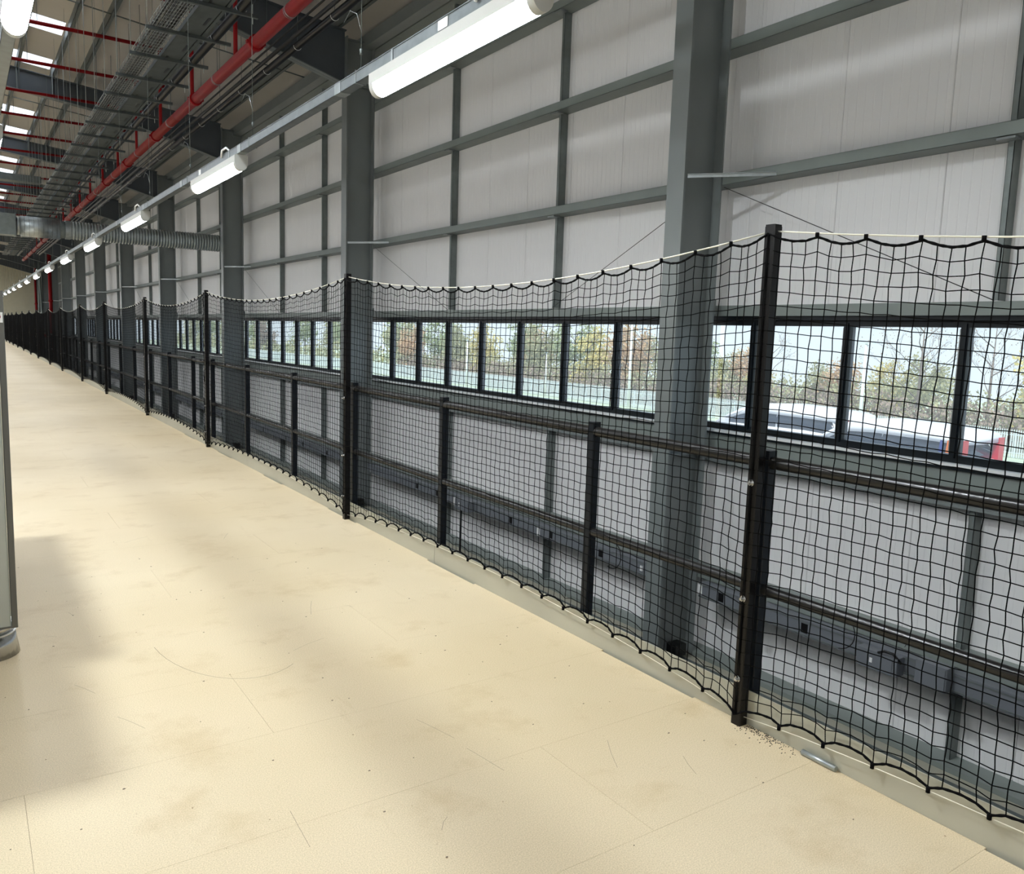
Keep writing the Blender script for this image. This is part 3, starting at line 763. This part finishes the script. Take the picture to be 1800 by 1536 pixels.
# ------------------------------------------------------------------ bits on the floor
o = MB().tube([(0, 0, 0), (0, .14, 0)], .011, 12).build('steel_pin', 'galv', None, (2.502, 1.552, .011)); tag(o, 'short bright steel tube lying against the toe board right of the nearest post', 'tube')
sw = MB(); rr = random.Random(3)
for i in range(160):
    x = 2.512-abs(rr.gauss(0, .035)); y = 1.93+rr.gauss(-.06, .07); a = rr.uniform(0, pi); L = rr.uniform(.002, .006)
    if x > P-.004 and y > 1.95: continue
    sw.box(x, x+L, y, y+.0018, 0, .002)
tag(sw.build('metal_shavings', 'rail'), 'dark metal shavings scattered at the foot of the nearest net post', 'shavings', kind='stuff')
sw = MB()
for i in range(90):
    x = rr.uniform(-.2, 2.45); y = rr.uniform(1.2, 5.5); L = rr.uniform(.003, .008); sw.box(x, x+L, y, y+L*.5, 0, .0015)
tag(sw.build('floor_crumbs', 'bark'), 'tiny dark crumbs scattered over the chipboard floor', 'crumbs', kind='stuff')

# ------------------------------------------------------------------ outside
def gz(x): return -1.38 if x < 22 else (-1.38-4.42*(x-22)/38 if x < 60 else -5.8)
o = MB().box(7.05, 22, -40, 330, -1.6, -1.38).build('ground_car_park', 'tarmac'); tag(o, kind='structure')
gr = MB(); vs = []; xs = [22, 35, 45, 55, 60, 120]
for x in xs: vs += [(x, -60, gz(x)), (x, 420, gz(x))]
gr.add(vs, [(2*i, 2*i+2, 2*i+3, 2*i+1) for i in range(len(xs)-1)])
o = gr.build('grass_bank', 'grass'); tag(o, 'sloping grass bank outside the windows up to the palisade fence', 'grass', kind='stuff')
fe = empty('palisade_fence', (60, 60, -5.8)); tag(fe, 'pale grey metal palisade fence behind the cars', 'fence')
pf = MB(); y = -45
while y < 150:
    pf.add([(0, y-.035, .05), (0, y+.035, .05), (0, y+.035, 1.92), (0, y, 2.02), (0, y-.035, 1.92), (.02, y-.035, .05), (.02, y+.035, .05), (.02, y+.035, 1.92), (.02, y, 2.02), (.02, y-.035, 1.92)],
           [(0, 1, 2, 3, 4), (9, 8, 7, 6, 5), (0, 4, 9, 5), (1, 6, 7, 2), (2, 7, 8, 3), (3, 8, 9, 4)]); y += .155
tag(pf.build('pales', 'palis', fe), kind='stuff')
MB().box(.02, .06, -45, 150, .35, .40).box(.02, .06, -45, 150, 1.6, 1.65).build('rail', 'palis', fe)
y = -45
while y < 150:
    MB().box(.03, .12, y, y+.09, 0, 1.8).build('post', 'palis', fe); y += 2.75
def car(loc, rz, label, livery=False, long=1.0):
    c = empty('car', loc); c.rotation_euler.z = rz; tag(c, label, 'car')
    # profile along x (front at +x), body lower then cabin
    def loft(sections, name, ma, parent=c):
        mb = MB(); n = len(sections[0]); vs = [v for s_ in sections for v in s_]; fs = []
        for i in range(len(sections)-1):
            for k in range(n): fs.append((i*n+k, i*n+(k+1) % n, (i+1)*n+(k+1) % n, (i+1)*n+k))
        fs += [tuple(range(n-1, -1, -1)), tuple((len(sections)-1)*n+k for k in range(n))]
        mb.add(vs, fs, True); return mb.build(name, ma, parent)
    def sec(x, w, z0, z1, r=.12):
        x *= long
        return [(x, -w, z0), (x, -w*1.02, (z0+z1)/2), (x, -w*.97, z1-r*.4), (x, -w*.85, z1), (x, 0, z1+.02), (x, w*.85, z1), (x, w*.97, z1-r*.4), (x, w*1.02, (z0+z1)/2), (x, w, z0), (x, 0, z0-.02)]
    loft([sec(-2.15, .72, .4, .85), sec(-2.05, .84, .3, .95), sec(-1.2, .89, .25, 1.0), sec(0, .9, .25, .98), sec(1.0, .89, .25, .95), sec(1.7, .85, .28, .82), sec(2.1, .75, .35, .66), sec(2.2, .6, .4, .58)], 'body', 'carwhite')
    loft([sec(-2.0, .70, .93, 1.02, .05), sec(-1.78, .69, .95, 1.30, .1), sec(-1.2, .70, .97, 1.36, .1), sec(-.3, .71, .97, 1.38, .1), sec(.35, .70, .95, 1.34, .1), sec(.85, .68, .94, 1.12, .1), sec(1.25, .66, .9, .95, .03)], 'cabin_glass', 'cardark')
    rf = loft([sec(-2.10, .66, 1.26, 1.40, .12), sec(-1.9, .72, 1.27, 1.46, .2), sec(-1.2, .74, 1.29, 1.50, .22), sec(-.3, .74, 1.30, 1.52, .22), sec(.3, .72, 1.27, 1.47, .2), sec(.7, .69, 1.16, 1.33, .16), sec(1.1, .66, .99, 1.12, .1)], 'roof', 'carwhite')
    for sy in (-1, 1):
        for pts in ([(1.28*long, .70*sy, .93), (.9*long, .70*sy, 1.15), (.5*long, .70*sy, 1.32)], [(-.45*long, .70*sy, .97), (-.45*long, .665*sy, 1.42)], [(-2.0*long, .73*sy, .95), (-1.80*long, .66*sy, 1.38)]):
            MB().tube(pts, .03, 6).build('pillar', 'carwhite', c)
        MB().box(-2.12*long, -2.0*long, .62*sy-.09, .62*sy+.09, .75, 1.34).build('tail_lamp', 'tail', c)
        MB().box(.78*long, .95*long, .93*sy-.06, .93*sy+.08, .95, 1.08).build('door_mirror', 'carwhite', c)
    for x in (-1.35, 1.4):
        for sy in (-.82, .82): MB().tube([(x*long, sy-.1, .31), (x*long, sy+.1, .31)], .31, 18).build('wheel', 'tyre', c)
    if livery:
        for x0, ma in ((-1.72, 'carblue'), (-1.86, 'carorange'), (-1.95, 'carblue')):
            MB().add([(x0*long, -.915, .55), ((x0-.10)*long, -.915, .55), ((x0-.02)*long, -.72, 1.36), ((x0+.04)*long, -.72, 1.36)], [(0, 1, 2, 3)]).add([(x0*long, .915, .55), ((x0-.10)*long, .915, .55), ((x0-.02)*long, .72, 1.36), ((x0+.04)*long, .72, 1.36)], [(0, 1, 2, 3)]).build('stripe', ma, c)
    return c
car((14.4, 8.55, -1.33), radians(90), 'white car with red tail lamps and blue stripes outside the right-hand windows', True, .86)
car((17.2, 13.1, -1.50), radians(90), 'white car outside, seen left of the one with blue stripes', False, 1.1)
for y, zt, arms, lab in ((31.5, 1.75, 1, 'white lamp post with a crossbar top behind the right-hand car'), (54.5, 3.6, 0, 'tall pale lamp post outside, seen left of the nearest column'), (67.3, -.1, 0, 'short pale pole outside, second from the tall lamp post'), (83.2, .8, 0, 'pale pole outside seen furthest left')):
    e = empty('lamp_post', (50, y, gz(50))); tag(e, lab, 'lamp post')
    MB().tube([(0, 0, 0), (0, 0, zt-gz(50))], .09, 10, radii=[.14, .08]).build('pole', 'white', e)
    MB().box(-.12, .12, -.6 if arms else -.15, .6 if arms else .15, zt-gz(50), zt-gz(50)+.08).build('lamp_head', 'palis', e)
# trees
def leaves(mb, cx, cy, cz, R, H, n, rnd, s=.16):
    for _ in range(n):
        while True:
            a, b, c = (rnd.uniform(-1, 1) for _ in range(3))
            q = a*a+b*b+c*c
            if q < 1 and q > .15: break
        p = Vector((cx+a*R, cy+b*R, cz+c*H)); d = Vector((rnd.uniform(-1, 1), rnd.uniform(-1, 1), rnd.uniform(-1, 1))).normalized()
        e = d.orthogonal().normalized(); f = d.cross(e); t = s*rnd.uniform(.6, 1.3)
        mb.add([p-e*t, p+f*t*.55, p+e*t, p-f*t*.55], [(0, 1, 2, 3)])
def tree_proto(seed, H, ma, dens, bare=False):
    rnd = random.Random(seed); e = empty('tree')
    tk = MB(); tk.tube([(0, 0, -.1), (rnd.uniform(-.1, .1), rnd.uniform(-.1, .1), H*.4), (rnd.uniform(-.3, .3), rnd.uniform(-.3, .3), H*.9)], .1, 7, radii=[.16, .10, .02])
    br = MB(); tips = []
    def grow(p, d, L, r, lev):
        q = p+d*L*.5+Vector((rnd.uniform(-.1, .1), rnd.uniform(-.1, .1), .05))*L; t = p+d*L
        br.tube([p, q, t], r, 4, cap=False, radii=[r, r*.7, r*.4]); tips.append(t)
        if lev > 0:
            for _ in range(3):
                nd = (d+Vector((rnd.uniform(-.7, .7), rnd.uniform(-.7, .7), rnd.uniform(-.1, .6)))).normalized()
                grow(t if rnd.random() < .6 else q, nd, L*.62, r*.5, lev-1)
    for i in range(9):
        z = H*(.22+.65*i/9); a = rnd.uniform(0, 2*pi)
        grow(Vector((0, 0, z)), Vector((cos(a), sin(a), .8)).normalized(), H*.26*(1-.5*i/9), .05, 3 if bare else 2)
    tk.build('trunk', 'bark', e); tag(br.build('branches', 'bark', e), kind='stuff')
    lf = MB()
    for t in tips:
        if rnd.random() < dens: leaves(lf, t.x, t.y, t.z, .75, .65, 9 if not bare else 3, rnd, .15 if not bare else .07)
    if not bare:
        for i in range(10): leaves(lf, rnd.uniform(-1.2, 1.2), rnd.uniform(-1.2, 1.2), H*rnd.uniform(.18, .8), 1.1, 1.1, 150, rnd)
    tag(lf.build('foliage', ma, e), kind='stuff'); return e
protos = [(tree_proto(1, 6.6, 'leaf_olive', .9), 'olive leafy'), (tree_proto(2, 6.2, 'leaf_yellow', .9), 'yellow autumn'), (tree_proto(3, 7.2, 'leaf_green', .9), 'green leafy'),
          (tree_proto(4, 6.6, 'leaf_orange', .8), 'orange autumn'), (tree_proto(5, 9.5, 'leaf_brown', .5, True), 'bare-branched'), (tree_proto(6, 6.0, 'leaf_brown', .9), 'brown leafy')]
seq = [(26, 4, 1.2), (29, 1, 1.25), (32, 4, 1.1), (35.5, 4, 1.15), (38, 0, 1.0), (41, 1, .95), (44, 3, .9), (47, 0, .85), (50, 4, .85), (53, 1, .8), (56, 3, 1.0), (59, 0, .95), (63, 2, 1.05), (67, 4, 1.0), (71, 3, 1.35), (75, 0, 1.3), (79.5, 1, 1.35), (84, 2, 1.3), (89, 0, 1.35), (94, 3, 1.25), (99, 2, 1.3), (105, 1, 1.35), (111, 0, 1.3), (118, 2, 1.35), (125, 3, 1.25), (133, 0, 1.4), (142, 2, 1.4), (152, 1, 1.4), (163, 2, 1.4), (175, 0, 1.5), (190, 2, 1.5), (206, 5, 1.5), (224, 2, 1.5), (244, 0, 1.6), (266, 2, 1.6), (290, 0, 1.6)]
used = set(); rt = random.Random(5)
for i, (y, k, s) in enumerate(seq):
    pr, nm = protos[k]
    c = pr if k not in used else copy_tree(pr); used.add(k)
    c.location = (66+rt.uniform(-2, 4), y, -5.8); c.rotation_euler.z = rt.uniform(0, 6); c.scale = (s, s, s)
    tag(c, '%s tree beyond the palisade fence, %s in the row from the right' % (nm, ORD[i]), 'tree', 'trees beyond the fence')
for k, (pr, nm) in enumerate(protos):
    if k not in used:
        pr.location = (68, 101, -5.8); tag(pr, '%s tree beyond the palisade fence, set back behind the row' % nm, 'tree', 'trees beyond the fence')
hd = MB(); rnd = random.Random(11)
y = 18
while y < 130:
    leaves(hd, 63.5+rnd.uniform(-1, 1.5), y, -4.3+rnd.uniform(-.3, .6), 1.6, 1.9, 260, rnd, .17); y += 1.0
tag(hd.build('hedgerow', 'leaf_brown'), 'low brown and olive hedgerow just behind the palisade fence', 'hedge', kind='stuff')
hd = MB(); y = 18.7
while y < 330:
    leaves(hd, 64.5+rnd.uniform(-1, 1.5), y, -3.4+rnd.uniform(-.5, .9), 1.8, 2.0, 240 if y < 130 else 60, rnd, .17 if y < 130 else .35); y += 1.2 if y < 130 else 2.4
tag(hd.build('undergrowth', 'leaf_olive'), 'dense olive undergrowth rising behind the low hedgerow', 'hedge', kind='stuff')
